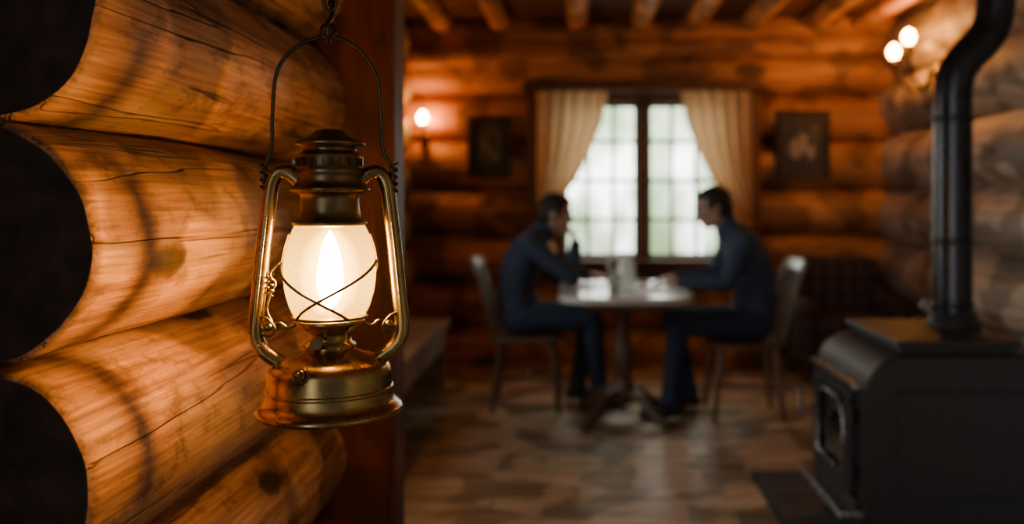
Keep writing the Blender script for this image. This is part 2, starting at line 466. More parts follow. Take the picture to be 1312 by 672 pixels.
b.box(0.463, 0.533, 6.52, 6.60, z0, z1, M_FRAME, 0.004)
for sx0, sx1 in ((x0, 0.463), (0.533, x1)):
    b.box(sx0, sx0 + 0.03, 6.56, 6.60, z0, z1, M_MUNT); b.box(sx1 - 0.03, sx1, 6.56, 6.60, z0, z1, M_MUNT)
    b.box(sx0, sx1, 6.56, 6.60, z0, z0 + 0.04, M_MUNT); b.box(sx0, sx1, 6.56, 6.60, z1 - 0.04, z1, M_MUNT)
    for k in (1, 2):
        xm = sx0 + (sx1 - sx0) * k / 3; b.box(xm - 0.013, xm + 0.013, 6.565, 6.595, z0, z1, M_MUNT)
    for k in (1, 2, 3):
        zm = z0 + (z1 - z0) * k / 4; b.box(sx0, sx1, 6.565, 6.595, zm - 0.013, zm + 0.013, M_MUNT)
b.add([(x0, 6.58, z0), (x1, 6.58, z0), (x1, 6.58, z1), (x0, 6.58, z1)], [(0, 1, 2, 3)], M_PANE, False)
b.finish('window_1', fix=False)

def curtain(mirror):
    b = B(); cx = 0.495
    keys = [(2.06, -0.30, 0.225), (1.84, -0.30, 0.185), (1.62, -0.30, 0.10), (1.42, -0.30, 0.0), (1.25, -0.30, -0.12), (1.10, -0.295, -0.205), (1.0, -0.30, -0.20), (0.84, -0.31, -0.15)]
    R = 50; C = 110; vs = []; fs = []
    zs = [2.06 + (0.84 - 2.06) * i / R for i in range(R + 1)]
    xo, xi = keys[0][1], keys[0][2]
    for zz in zs:
        for a, c in zip(keys, keys[1:]):
            if a[0] + 1e-6 >= zz >= c[0] - 1e-6:
                t = (a[0] - zz) / (a[0] - c[0])
                xo = a[1] + (c[1] - a[1]) * t; xi = a[2] + (c[2] - a[2]) * t
                break
        w = xi - xo
        for j in range(C + 1):
            u = j / C
            amp = 0.022 + 0.010 * (1 - w / 0.55)
            yy = 6.365 + amp * math.sin(u * 2 * math.pi * 5.5 + 0.6 * math.sin(zz * 3)) + 0.006 * math.sin(u * 30 + zz * 8)
            xx = xo + w * u
            if mirror: xx = 2 * cx - xx
            vs.append((xx, yy, zz - 0.05 * math.sin(math.pi * u) * (1 if zz < 2.0 else 0)))
    for i in range(R):
        for j in range(C):
            a = i * (C + 1) + j; fs.append((a, a + 1, a + C + 2, a + C + 1))
    b.add(vs, fs, M_CURT)
    tx = -0.25 if not mirror else 2 * cx + 0.25
    ring = [(tx + 0.065 * math.cos(q), 6.37 + 0.045 * math.sin(q), 1.09 + 0.015 * math.cos(q) * (-1 if mirror else 1)) for q in [2 * math.pi * k / 24 for k in range(24)]]
    b.tube(ring, 0.012, M_CURT, 8, closed=True)
    return b.finish('curtain', fix=False)
curtain(False); curtain(True)
b = B(); b.tube([(-0.40, 6.365, 2.075), (1.39, 6.365, 2.075)], 0.012, M_FRAME, 12)
for x in (-0.40, 1.39): b.ell((x, 6.365, 2.075), (0.022, 0.022, 0.022), M_FRAME)
for x in (-0.36, 1.35): b.box(x - 0.01, x + 0.01, 6.355, 6.41, 2.065, 2.085, M_FRAME)
b.finish('curtain_rod')

def picture(x0, x1, z0, z1, inner=0.0):
    b = B(); w = 0.038; y1 = 6.475
    b.box(x0, x1, y1 - 0.035, y1, z1 - w, z1, M_PFRAME, 0.006); b.box(x0, x1, y1 - 0.035, y1, z0, z0 + w, M_PFRAME, 0.006)
    b.box(x0, x0 + w, y1 - 0.035, y1, z0 + w, z1 - w, M_PFRAME, 0.006); b.box(x1 - w, x1, y1 - 0.035, y1, z0 + w, z1 - w, M_PFRAME, 0.006)
    b.box(x0 + w, x1 - w, y1 - 0.017, y1, z0 + w, z1 - w, M_MAT)
    mx, mz = (x1 - x0) * 0.22, (z1 - z0) * 0.22
    b.box(x0 + mx, x1 - mx, y1 - 0.021, y1 - 0.01, z0 + mz, z1 - mz, M_PRINT)
    if inner:
        cx = (x0 + x1) / 2; cz = (z0 + z1) / 2
        b.box(cx - 0.085, cx - 0.03, y1 - 0.023, y1 - 0.019, cz - 0.10, cz + 0.04, M_PALE)
        b.box(cx - 0.02, cx + 0.03, y1 - 0.023, y1 - 0.019, cz - 0.06, cz + 0.08, M_PALE)
        b.box(cx + 0.04, cx + 0.085, y1 - 0.023, y1 - 0.019, cz - 0.10, cz + 0.0, M_PALE)
    b.finish('picture_frame')
picture(-0.83, -0.505, 1.42, 1.88)
picture(1.49, 1.90, 1.40, 1.93, 1)

def sconce_back(x, z):
    b = B(); y = 6.46
    b.ell((x, y, z - 0.17), (0.035, 0.025, 0.065), M_SHADEIRON)
    b.tube(catmull([(x, y, z - 0.17), (x, y - 0.05, z - 0.20), (x, y - 0.09, z - 0.16), (x, y - 0.09, z - 0.08)]), 0.008, M_SHADEIRON, 10)
    b.lathe([(0.0, z - 0.085), (0.03, z - 0.08), (0.032, z - 0.07), (0.014, z - 0.065), (0.014, z - 0.035), (0.0, z - 0.035)], (x, y - 0.09), M_SHADEIRON, 20)
    b.lathe([(0.0, z - 0.04), (0.018, z - 0.035), (0.030, z - 0.005), (0.031, z + 0.012), (0.022, z + 0.033), (0.009, z + 0.047), (0, z + 0.05)], (x, y - 0.09), M_BULB, 12)
    b.finish('wall_sconce')
sconce_back(-1.15, 1.86)
def sconce_double():
    b = B(); yc = 5.58
    b.ell((XR - 0.01, yc, 2.02), (0.025, 0.05, 0.10), M_SHADEIRON)
    for (bx, by, bz) in ((2.11, 5.47, 2.29), (2.10, 5.70, 2.235)):
        b.tube(catmull([(XR - 0.02, yc, 2.02), (XR - 0.09, (yc + by) / 2, 1.97), (bx + 0.02, by, 2.05), (bx, by, bz - 0.08)]), 0.011, M_SHADEIRON, 10)
        b.lathe([(0.0, bz - 0.09), (0.032, bz - 0.085), (0.036, bz - 0.072), (0.016, bz - 0.065), (0.016, bz - 0.035), (0.0, bz - 0.035)], (bx, by), M_SHADEIRON, 20)
        b.lathe([(0.0, bz - 0.045), (0.02, bz - 0.04), (0.036, bz - 0.01), (0.037, bz + 0.01), (0.026, bz + 0.034), (0.01, bz + 0.048), (0, bz + 0.052)], (bx, by), M_BULB2, 12)
    b.finish('wall_sconce')
sconce_double()

# ------------------------------------------------------------------ furniture
b = B(); TX, TY = 0.26, 4.90
bm = bmesh.new(); bmesh.ops.create_cube(bm, size=1)
for v in bm.verts: v.co = V((TX + v.co.x * 0.72, TY + v.co.y * 1.0, 0.733 + v.co.z * 0.034))
ve = [e for e in bm.edges if abs(e.verts[0].co.z - e.verts[1].co.z) > 0.02]
bmesh.ops.bevel(bm, geom=ve, offset=0.2, segments=10, affect='EDGES', profile=0.5)
bm.verts.index_update()
b.add([v.co.copy() for v in bm.verts], [[v.index for v in f.verts] for f in bm.faces], M_TABLE, False); bm.free()
b.box(TX - 0.22, TX + 0.22, TY - 0.32, TY + 0.32, 0.66, 0.716, M_TLEG, 0.005)
b.lathe([(0.0, 0.67), (0.10, 0.67), (0.09, 0.64), (0.05, 0.60), (0.038, 0.55), (0.036, 0.48), (0.055, 0.40), (0.062, 0.33), (0.05, 0.26), (0.045, 0.22), (0.068, 0.20), (0.07, 0.12), (0.05, 0.09), (0, 0.09)], (TX, TY), M_TLEG, 32)
for sx in (-1, 1):
    for sy in (-1, 1):
        b.tube(catmull([(TX + sx * 0.03, TY + sy * 0.03, 0.15), (TX + sx * 0.10, TY + sy * 0.10, 0.14), (TX + sx * 0.17, TY + sy * 0.19, 0.062), (TX + sx * 0.22, TY + sy * 0.26, 0.033)]), [0.032] * 20 + [0.026] * 5, M_TLEG, 12)
        b.ell((TX + sx * 0.22, TY + sy * 0.26, 0.025), (0.035, 0.035, 0.024), M_TLEG)
b.finish('dining_table')

def chair(cx, cy, s, name='dining_chair'):
    b = B()
    def P(u, v, z): return V((cx + s * u, cy + v, z))
    pts = [(-0.205, 0.15), (-0.19, 0.185), (-0.08, 0.205), (0.06, 0.215), (0.16, 0.21), (0.20, 0.17), (0.212, 0.12)]
    rings = []
    for u, hw in pts:
        ring = []
        for k in range(24):
            q = 2 * math.pi * k / 24
            cq, sq = math.cos(q), math.sin(q)
            ring.append(P(u, hw * (abs(cq) ** 0.6) * (1 if cq > 0 else -1), 0.432 + 0.018 * (abs(sq) ** 0.6) * (1 if sq > 0 else -1)))
        rings.append(ring)
    b.ring_surf(rings, M_CHAIR)
    for u, v in ((0.15, 0.16), (0.15, -0.16), (-0.15, 0.14), (-0.15, -0.14)):
        top = P(u, v, 0.42); bot = P(u * 1.32, v * 1.18, 0.003)
        b.tube([top.lerp(bot, t) for t in (0, .25, .5, .6, .8, 1)], [0.016, 0.021, 0.022, 0.017, 0.019, 0.013], M_CHAIR, 12)
    for v in (0.17, -0.155):
        b.tube([P(0.175, v, 0.20), P(-0.175, v, 0.20)], [0.010, 0.010], M_CHAIR, 10)
    b.tube([P(0.0, 0.165, 0.20), P(0.0, -0.155, 0.20)], [0.010, 0.010], M_CHAIR, 10)
    for v in (0.165, -0.165):
        b.tube(catmull([P(-0.185, v, 0.44), P(-0.225, v * 1.05, 0.62), P(-0.275, v * 1.12, 0.80), P(-0.315, v * 1.15, 0.90)]), 0.016, M_CHAIR, 12)
    for v in (-0.10, -0.033, 0.033, 0.10):
        b.tube(catmull([P(-0.19, v, 0.44), P(-0.24, v * 1.06, 0.62), P(-0.305, v * 1.15, 0.85)]), 0.009, M_CHAIR, 8)
    rings = []
    for k in range(17):
        t = -1 + 2 * k / 16
        v = t * 0.215; u = -0.300 - 0.028 * (1 - t * t)
        h = 0.044 - 0.012 * abs(t) ** 3
        rings.append([P(u + 0.012 * math.cos(q) - (0.035 * math.sin(q) * 0.4), v, 0.872 + h * math.sin(q)) for q in [2 * math.pi * j / 14 for j in range(14)]])
    b.ring_surf(rings, M_CHAIR)
    return b.finish(name)
chair(-0.305, 5.2, 1); chair(0.965, 5.0, -1)

b = B(); b.box(-1.25, -0.86, 3.7, 5.85, 0.41, 0.45, M_BENCH, 0.006)
b.box(-1.22, -0.89, 3.75, 3.80, 0, 0.41, M_BENCH, 0.004); b.box(-1.22, -0.89, 5.75, 5.80, 0, 0.41, M_BENCH, 0.004)
b.box(-0.905, -0.88, 3.80, 5.75, 0.27, 0.41, M_BENCH, 0.004); b.finish('wooden_bench')

b = B()
AX, AY = 1.86, 6.05
b.box(AX - 0.36, AX + 0.36, AY - 0.33, AY + 0.33, 0.10, 0.34, M_PLAID, 0.04, seg=4)
b.box(AX - 0.25, AX + 0.25, AY - 0.36, AY + 0.22, 0.32, 0.46, M_PLAID, 0.05, seg=4)
b.box(AX - 0.33, AX + 0.33, AY + 0.14, AY + 0.36, 0.30, 0.84, M_PLAID, 0.07, seg=4)
for sx in (-1, 1):
    b.box(AX + sx * 0.31 - 0.075, AX + sx * 0.31 + 0.075, AY - 0.34, AY + 0.30, 0.12, 0.58, M_PLAID, 0.06, seg=4)
    for sy in (-0.27, 0.27): b.lathe([(0.0, 0.0), (0.018, 0.0), (0.028, 0.11), (0, 0.11)], (AX + sx * 0.28, AY + sy), M_TLEG, 12)
b.finish('armchair')

b = B(); px, py = 0.275, 4.95; z = 0.75
b.lathe([(0.0, z + 0.004), (0.05, z + 0.002), (0.056, z + 0.02), (0.062, z + 0.07), (0.055, z + 0.12), (0.038, z + 0.155), (0.036, z + 0.175), (0.045, z + 0.20), (0.042, z + 0.20), (0.033, z + 0.175), (0.035, z + 0.155), (0.052, z + 0.12), (0.058, z + 0.07), (0.05, z + 0.01), (0, z + 0.01)], (px, py), M_JUG, 36)
b.tube(catmull([(px - 0.038, py, z + 0.18), (px - 0.085, py, z + 0.17), (px - 0.095, py, z + 0.11), (px - 0.058, py, z + 0.06)]), 0.006, M_JUG, 10)
b.finish('glass_pitcher')
b = B(); b.lathe([(0, z + 0.002), (0.03, z), (0.036, z + 0.10), (0.033, z + 0.10), (0.027, z + 0.006), (0, z + 0.006)], (0.20, 4.72), M_JUG, 28); b.finish('drinking_glass')
b = B()
for i, (x, y, a) in enumerate(((0.42, 4.64, 0.3), (0.38, 4.70, -0.2))):
    M = Matrix.Translation((x, y, 0)) @ Matrix.Rotation(a, 4, 'Z'); b.box(-0.10, 0.10, -0.07, 0.07, 0.7505 + i * 0.002, 0.752 + i * 0.002, M_PAPER, 0, M)
b.finish('paper_sheets')

# ------------------------------------------------------------------ stove
b = B(); y0, y1 = 2.90, 3.50
prof = [(1.62, 0.15), (1.62, 0.73), (1.12, 0.73)]
for k in range(1, 10):
    a = math.pi / 2 * k / 9; prof.append((1.12 - 0.15 * math.sin(a), 0.58 + 0.15 * math.cos(a)))
prof += [(0.97, 0.19), (0.985, 0.15)]
n = len(prof)
vs = [(x, y0 + 0.012, z) for x, z in prof] + [(x, y1 - 0.012, z) for x, z in prof]
b.add(vs, [(i, (i + 1) % n, n + (i + 1) % n, n + i) for i in range(n)], M_IRON, False)
ins = lambda x, z: (1.30 + (x - 1.30) * 0.97, 0.44 + (z - 0.44) * 0.965)
for yy, yo in ((y0 + 0.012, y0), (y1 - 0.012, y1)):
    vs = [(x, yy, z) for x, z in prof] + [(ins(x, z)[0], yo, ins(x, z)[1]) for x, z in prof]
    b.add(vs, [(i, (i + 1) % n, n + (i + 1) % n, n + i) for i in range(n)] + [tuple(range(n, 2 * n))], M_IRON, False)
b.box(1.10, 1.50, 2.93, 3.47, 0.73, 0.752, M_IRON, 0.004)
b.box(1.085, 1.515, 2.915, 3.485, 0.752, 0.775, M_IRON, 0.008)
b.box(1.14, 1.46, 2.965, 3.435, 0.775, 0.779, M_IRON, 0.002)
def dbox(ya, yb, za, zb, xa, xb, mat, bev=0.004): b.box(xa, xb, ya, yb, za, zb, mat, bev)
dbox(2.985, 3.415, 0.235, 0.275, 0.938, 0.972, M_IRON, 0.006); dbox(2.985, 3.415, 0.555, 0.595, 0.938, 0.972, M_IRON, 0.006)
dbox(2.985, 3.03, 0.275, 0.555, 0.938, 0.972, M_IRON, 0.006); dbox(3.37, 3.415, 0.275, 0.555, 0.938, 0.972, M_IRON, 0.006)
dbox(3.03, 3.37, 0.275, 0.555, 0.955, 0.968, M_SGLASS, 0)
bead = [(0.940, 3.04, 0.285), (0.940, 3.36, 0.285), (0.940, 3.36, 0.50), (0.940, 3.30, 0.54), (0.940, 3.10, 0.54), (0.940, 3.04, 0.50)]
b.tube(bead, 0.007, M_IRONE, 8, closed=True)
dbox(2.935, 3.465, 0.605, 0.622, 0.942, 0.975, M_IRONE, 0.004)
dbox(2.93, 3.47, 0.165, 0.19, 0.89, 0.985, M_IRONE, 0.006)
dbox(2.95, 3.45, 0.19, 0.225, 0.95, 0.972, M_IRON, 0.004)
b.tube([(0.93, 3.44, 0.40), (0.90, 3.44, 0.40), (0.895, 3.445, 0.42), (0.895, 3.445, 0.50)], 0.008, M_IRONE, 10)
b.tube([(0.895 + 0.013 * math.cos(t), 3.445 + 0.013 * math.sin(t), 0.42 + 0.08 * t / 44) for t in [k * 0.5 for k in range(88)]], 0.003, M_IRONE, 6)
for z in (0.32, 0.51): b.tube([(0.948, 2.975, z - 0.025), (0.948, 2.975, z + 0.025)], 0.012, M_IRON, 12)
for x in (1.03, 1.55):
    for y in (2.96, 3.44):
        b.tube(catmull([(x, y, 0.16), (x - 0.012, y, 0.11), (x + 0.005, y, 0.065), (x - 0.018, y, 0.044)], 6), [0.035 - 0.0010 * k for k in range(19)], M_IRON, 14)
        b.ell((x - 0.018, y, 0.041), (0.026, 0.026, 0.014), M_IRON)
b.box(1.08, 1.54, 2.893, 2.903, 0.24, 0.25, M_IRON, 0.002); b.box(1.08, 1.54, 2.893, 2.903, 0.60, 0.61, M_IRON, 0.002)
b.box(1.08, 1.09, 2.893, 2.903, 0.24, 0.61, M_IRON, 0.002); b.box(1.53, 1.54, 2.893, 2.903, 0.24, 0.61, M_IRON, 0.002)
PX, PY = 1.42, 3.25
b.lathe([(0.0, 0.777), (0.10, 0.777), (0.10, 0.79), (0.085, 0.80), (0.082, 0.83), (0.072, 0.835)], (PX, PY), M_IRON, 36)
path = [V((PX, PY, 0.78 + 0.86 * k / 12)) for k in range(13)]
path += catmull([(PX, PY, 1.64), (PX + 0.012, PY, 1.73), (PX + 0.055, PY, 1.80), (PX + 0.105, PY, 1.85), (PX + 0.15, PY, 1.92), (PX + 0.165, PY, 2.02)], 5)[1:]
path += [V((PX + 0.165, PY, 2.02 + 0.599 * k / 6)) for k in range(1, 7)]
b.tube(path, 0.070, M_PIPE, 36, up0=(0, 1, 0))
for z, x in ((1.56, PX), (0.86, PX), (1.10, PX), (2.06, PX + 0.165)):
    b.lathe([(0.070, z - 0.012), (0.0745, z - 0.010), (0.0765, z), (0.0745, z + 0.010), (0.070, z + 0.012)], (x, PY), M_PIPE, 36)
b.tube([(PX - 0.07, PY - 0.02, 0.86), (PX - 0.12, PY - 0.04, 0.86)], 0.006, M_IRONE, 8)
b.tube(catmull([(PX - 0.12, PY - 0.04, 0.835), (PX - 0.135, PY - 0.04, 0.86), (PX - 0.12, PY - 0.04, 0.885), (PX - 0.105, PY - 0.04, 0.86)], 5, True), 0.005, M_IRONE, 8, closed=True)
b.finish('wood_stove')
b = B()
for i in range(3):
    for j in range(4):
        b.box(0.79 + i * 0.36, 0.79 + i * 0.36 + 0.354, 2.55 + j * 0.34, 2.55 + j * 0.34 + 0.334, 0.003, 0.026, M_SLATE, 0.004)
b.box(0.79, 1.87, 2.55, 3.91, 0.0, 0.02, M_IRON); b.finish('hearth_pad')

# ------------------------------------------------------------------ people
def remesh(bld, name, voxel, smooth_it=3):
    ob = bld.finish(name + '_tmp')
    md = ob.modifiers.new('r', 'REMESH'); md.mode = 'VOXEL'; md.voxel_size = voxel; md.use_smooth_shade = True
    sm = ob.modifiers.new('s', 'SMOOTH'); sm.iterations = smooth_it; sm.factor = 0.5
    dg = bpy.context.evaluated_depsgraph_get()
    me = bpy.data.meshes.new_from_object(ob.evaluated_get(dg))
    bpy.data.objects.remove(ob)
    me.materials.clear()
    return me

def displace(me, fn, mask=None):
    nv = len(me.vertices)
    co = np.empty(nv * 3); me.vertices.foreach_get('co', co); co = co.reshape(-1, 3)
    no = np.empty(nv * 3, dtype=np.float32); me.vertex_normals.foreach_get('vector', no); no = no.reshape(-1, 3)
    d = np.array([fn(V(c)) if (mask is None or mask[i]) else 0.0 for i, c in enumerate(co)])
    co = co + no * d[:, None]
    me.vertices.foreach_set('co', co.ravel()); me.update()

def person(name, head_c, face_dir, up_dir, spine, shoulders, arms, hips, legs, sweat):
    root = empty(name); b = B(); tags = []
    SW, JE, SK, SH = 0, 1, 2, 3
    m = M_SKIN
    def seg(p0, p1, r0, r1, tag):
        b.cap(p0, p1, r0, r1, m); tags.append((V(p0), V(p1), (r0 + r1) / 2, tag))
    lat = (0, 1, 0)
    b.loft(spine, lat, m)
    for a, c in zip(spine, spine[1:]):
        tags.append((V(a[0]), V(c[0]), (a[1] + a[2] + c[1] + c[2]) / 4, JE if a is spine[0] else SW))
    p = V(spine[0][0])
    for s in (-1, 1):
        b.ell(p + V((0, s * 0.075, 0.045)), (0.115, 0.095, 0.085), m)
    for i, s in enumerate((-1, 1)):
        sh = V(shoulders[i]); el, wr, hd, nrm, (curl, thumb_s) = arms[i]
        nb = V(spine[-2][0])
        b.cap(nb + V((0, s * 0.03, -0.01)), sh, 0.062, 0.064, m); tags.append((nb, sh, 0.06, SW))
        mid = sh.lerp(V(el), 0.45)
        seg(sh, mid, 0.064, 0.057, SW); seg(mid, el, 0.057, 0.047, SW)
        fm = V(el).lerp(V(wr), 0.35)
        seg(el, fm, 0.047, 0.046, SW); seg(fm, V(wr), 0.046, 0.034, SW)
        wrv = V(wr); hd = V(hd).normalized(); nrm = V(nrm); nrm = (nrm - hd * nrm.dot(hd)).normalized(); side = hd.cross(nrm)
        b.cap(wrv, wrv + hd * 0.03, 0.024, 0.022, m)
        b.loft([(wrv + hd * 0.01, 0.024, 0.018), (wrv + hd * 0.04, 0.036, 0.018), (wrv + hd * 0.075, 0.043, 0.015), (wrv + hd * 0.10, 0.041, 0.011)], side, m)
        tags.append((wrv + hd * 0.035, wrv + hd * 0.10, 0.03, SK))
        for k, (o, L) in enumerate(((0.033, 0.068), (0.011, 0.077), (-0.011, 0.072), (-0.033, 0.056))):
            p = wrv + hd * (0.095 - 0.006 * abs(k - 1)) + side * o * thumb_s
            ang = 0.0; d = hd
            for j, fl in enumerate((0.45, 0.32, 0.23)):
                ang += curl * (0.8 if j == 0 else 1.0) * (1 + 0.12 * k)
                d = hd * math.cos(ang) + nrm * math.sin(ang)
                q = p + d * L * fl; b.cap(p, q, 0.0088 - 0.0006 * j, 0.0082 - 0.0006 * j, m, 10); tags.append((p, q, 0.008, SK)); p = q
        p = wrv + hd * 0.03 + side * 0.028 * thumb_s
        q = p + (hd * 0.6 + side * 0.75 * thumb_s + nrm * 0.3).normalized() * 0.038; b.cap(p, q, 0.013, 0.0105, m, 10); tags.append((p, q, 0.01, SK))
        r = q + (hd * 0.9 + side * 0.2 * thumb_s + nrm * 0.45).normalized() * 0.03; b.cap(q, r, 0.0105, 0.009, m, 10); tags.append((q, r, 0.01, SK))
    for i, s in enumerate((-1, 1)):
        hp = V(hips[i]); kn, an, toe = [V(t) for t in legs[i]]
        mid = hp.lerp(kn, 0.5)
        seg(hp, mid, 0.088, 0.080, JE); seg(mid, kn, 0.078, 0.064, JE)
        cm = kn.lerp(an, 0.35)
        seg(kn, cm, 0.062, 0.062, JE); seg(cm, an + V((0, 0, 0.02)), 0.060, 0.048, JE)
        b.lathe([(0.0001, an.z - 0.025), (0.056, an.z - 0.025), (0.056, an.z + 0.03), (0.0001, an.z + 0.03)], (an.x, an.y), m, 20)
        tags.append((an + V((0, 0, 0.03)), an, 0.05, JE))
        fd = (toe - an); fd.z = 0; fd.normalize(); M = orient(fd)
        hl = V((an.x, an.y, 0.043)) - fd * 0.045; tp = V((an.x, an.y, 0.033)) + fd * 0.17
        b.cap(V((an.x, an.y, 0.07)), hl + V((0, 0, 0.003)), 0.042, 0.038, m)
        b.ell((hl + tp) / 2, (0.12, 0.042, 0.034), m, M)
        b.ell(tp - fd * 0.05, (0.065, 0.047, 0.030), m, M)
        b.cap(V((an.x, an.y, 0.07)), tp - fd * 0.08, 0.038, 0.03, m)
        tags.append((hl, tp, 0.04, SH)); tags.append((V((an.x, an.y, 0.05)), hl, 0.04, SH))
    hc = V(head_c); Mh = orient(face_dir, up_dir); f, l, u = Mh.col[0], Mh.col[1], Mh.col[2]
    def H(x, y, z): return hc + f * x + l * y + u * z
    nb = V(spine[-1][0])
    b.cap(nb, H(-0.03, 0, -0.06), 0.060, 0.054, m); tags.append((nb.lerp(H(-0.03, 0, -0.06), 0.6), H(-0.03, 0, -0.06), 0.05, SK))
    b.cap(nb - V((0, 0, 0.01)), nb.lerp(H(-0.03, 0, -0.06), 0.25), 0.072, 0.064, m); tags.append((nb, nb.lerp(H(-0.03, 0, -0.06), 0.25), 0.07, SW))
    b.ell(H(-0.012, 0, 0.032), (0.097, 0.076, 0.088), m, Mh)
    b.ell(H(0.022, 0, -0.03), (0.068, 0.060, 0.082), m, Mh)
    b.ell(H(0.052, 0, -0.088), (0.032, 0.030, 0.024), m, Mh)
    b.cap(H(0.0, 0.05, -0.055), H(0.05, 0.02, -0.09), 0.022, 0.018, m); b.cap(H(0.0, -0.05, -0.055), H(0.05, -0.02, -0.09), 0.022, 0.018, m)
    b.cap(H(0.078, 0.03, 0.022), H(0.084, -0.0, 0.022), 0.011, 0.012, m, 10); b.cap(H(0.078, -0.03, 0.022), H(0.084, -0.0, 0.022), 0.011, 0.012, m, 10)
    b.cap(H(0.086, 0, 0.012), H(0.108, 0, -0.026), 0.009, 0.013, m, 10)
    for s in (-1, 1): b.ell(H(0.098, s * 0.012, -0.030), (0.010, 0.009, 0.008), m, Mh)
    b.ell(H(0.082, 0, -0.056), (0.016, 0.024, 0.008), m, Mh); b.ell(H(0.080, 0, -0.069), (0.015, 0.020, 0.008), m, Mh)
    for s in (-1, 1):
        b.ell(H(-0.008, s * 0.076, -0.008), (0.019, 0.010, 0.032), m, Mh)
        b.ell(H(0.055, s * 0.040, -0.025), (0.022, 0.020, 0.022), m, Mh)
    tags.append((H(0, 0, 0.05), H(0.03, 0, -0.06), 0.08, SK))
    me = remesh(b, name, 0.0055, 3)
    for mm in (sweat, M_JEANS, M_SKIN, M_SHOE): me.materials.append(mm)
    nf = len(me.polygons); C = np.empty(nf * 3); me.polygons.foreach_get('center', C); C = C.reshape(-1, 3)
    best = np.full(nf, 1e9); idx = np.zeros(nf, dtype=np.int32)
    for p0, p1, r, tag in tags:
        a = np.array(p0); d = np.array(p1) - a; L = max(float(d @ d), 1e-9)
        t = np.clip(((C - a) @ d) / L, 0, 1); dist = np.linalg.norm(C - (a + t[:, None] * d), axis=1) - r
        w = dist < best; best[w] = dist[w]; idx[w] = tag
    me.polygons.foreach_set('material_index', idx); me.polygons.foreach_set('use_smooth', np.ones(nf, dtype=bool))
    nl = len(me.loops); lv = np.empty(nl, dtype=np.int32); me.loops.foreach_get('vertex_index', lv)
    lt = np.empty(nf, dtype=np.int32); me.polygons.foreach_get('loop_total', lt)
    lf = np.repeat(idx, lt); mask = np.zeros(len(me.vertices), dtype=bool); mask[lv[lf <= 1]] = True
    displace(me, lambda c: 0.005 * noise.noise(V((c.x * 9, c.y * 9, c.z * 22))) + 0.002, mask)
    ob = bpy.data.objects.new('body', me); scene.collection.objects.link(ob); ob.parent = root
    hb = B()
    hb.ell(H(-0.022, 0, 0.046), (0.098, 0.083, 0.084), m, Mh)
    hb.ell(H(-0.055, 0, 0.0), (0.062, 0.074, 0.085), m, Mh)
    hb.ell(H(0.028, 0, 0.090), (0.055, 0.058, 0.032), m, Mh)
    hb.ell(H(-0.02, 0.0, 0.098), (0.07, 0.06, 0.035), m, Mh)
    for s in (-1, 1): hb.ell(H(0.0, s * 0.066, 0.03), (0.035, 0.016, 0.045), m, Mh)
    hm = remesh(hb, name + 'h', 0.005, 2); displace(hm, lambda c: 0.006 * noise.noise(c * 40)); hm.materials.append(M_HAIR)
    ho = bpy.data.objects.new('hair', hm); scene.collection.objects.link(ho); ho.parent = root
    fb = B()
    for s in (-1, 1):
        fb.ell(H(0.077, s * 0.031, 0.002), (0.012, 0.013, 0.011), M_EYE, Mh, 14, 8)
        fb.ell(H(0.087, s * 0.031, 0.002), (0.004, 0.005, 0.005), M_IRIS, Mh, 10, 6)
        fb.cap(H(0.090, s * 0.018, 0.027), H(0.080, s * 0.046, 0.028), 0.004, 0.003, M_HAIR, 8)
        fb.cap(H(0.083, s * 0.019, 0.011), H(0.077, s * 0.044, 0.009), 0.003, 0.003, M_SKIN, 8)
    fb.ell(H(0.091, 0, -0.0565), (0.008, 0.020, 0.0045), M_LIP, Mh, 12, 8); fb.ell(H(0.088, 0, -0.0675), (0.008, 0.017, 0.005), M_LIP, Mh, 12, 8)
    fo = fb.finish('face_features'); fo.parent = root
    return root

y = 5.0
person('seated_man', (0.79, y, 1.205), (-1, 0.0, -0.22), (-0.1, 0, 1),
       [((1.005, y, 0.49), 0.15, 0.11), ((1.01, y, 0.57), 0.165, 0.125), ((1.03, y, 0.68), 0.150, 0.118), ((1.025, y, 0.80), 0.160, 0.125), ((0.985, y, 0.92), 0.178, 0.130), ((0.945, y, 1.0), 0.168, 0.112), ((0.905, y, 1.06), 0.10, 0.08), ((0.875, y, 1.095), 0.06, 0.058)],
       [(0.935, y - 0.18, 1.015), (0.935, y + 0.18, 1.015)],
       [((0.83, y - 0.225, 0.795), (0.585, y - 0.19, 0.792), (-1, 0.1, -0.1), (0, 0, -1), (0.18, -1)),
        ((0.83, y + 0.225, 0.80), (0.60, y + 0.12, 0.792), (-1, -0.2, -0.1), (0, 0, -1), (0.22, 1))],
       [(0.99, y - 0.09, 0.545), (0.99, y + 0.09, 0.545)],
       [((0.575, y - 0.12, 0.545), (0.53, y - 0.10, 0.11), (0.35, y - 0.10, 0.03)), ((0.57, y + 0.13, 0.545), (0.66, y + 0.15, 0.11), (0.48, y + 0.16, 0.03))],
       M_SWEAT2)
y = 5.2
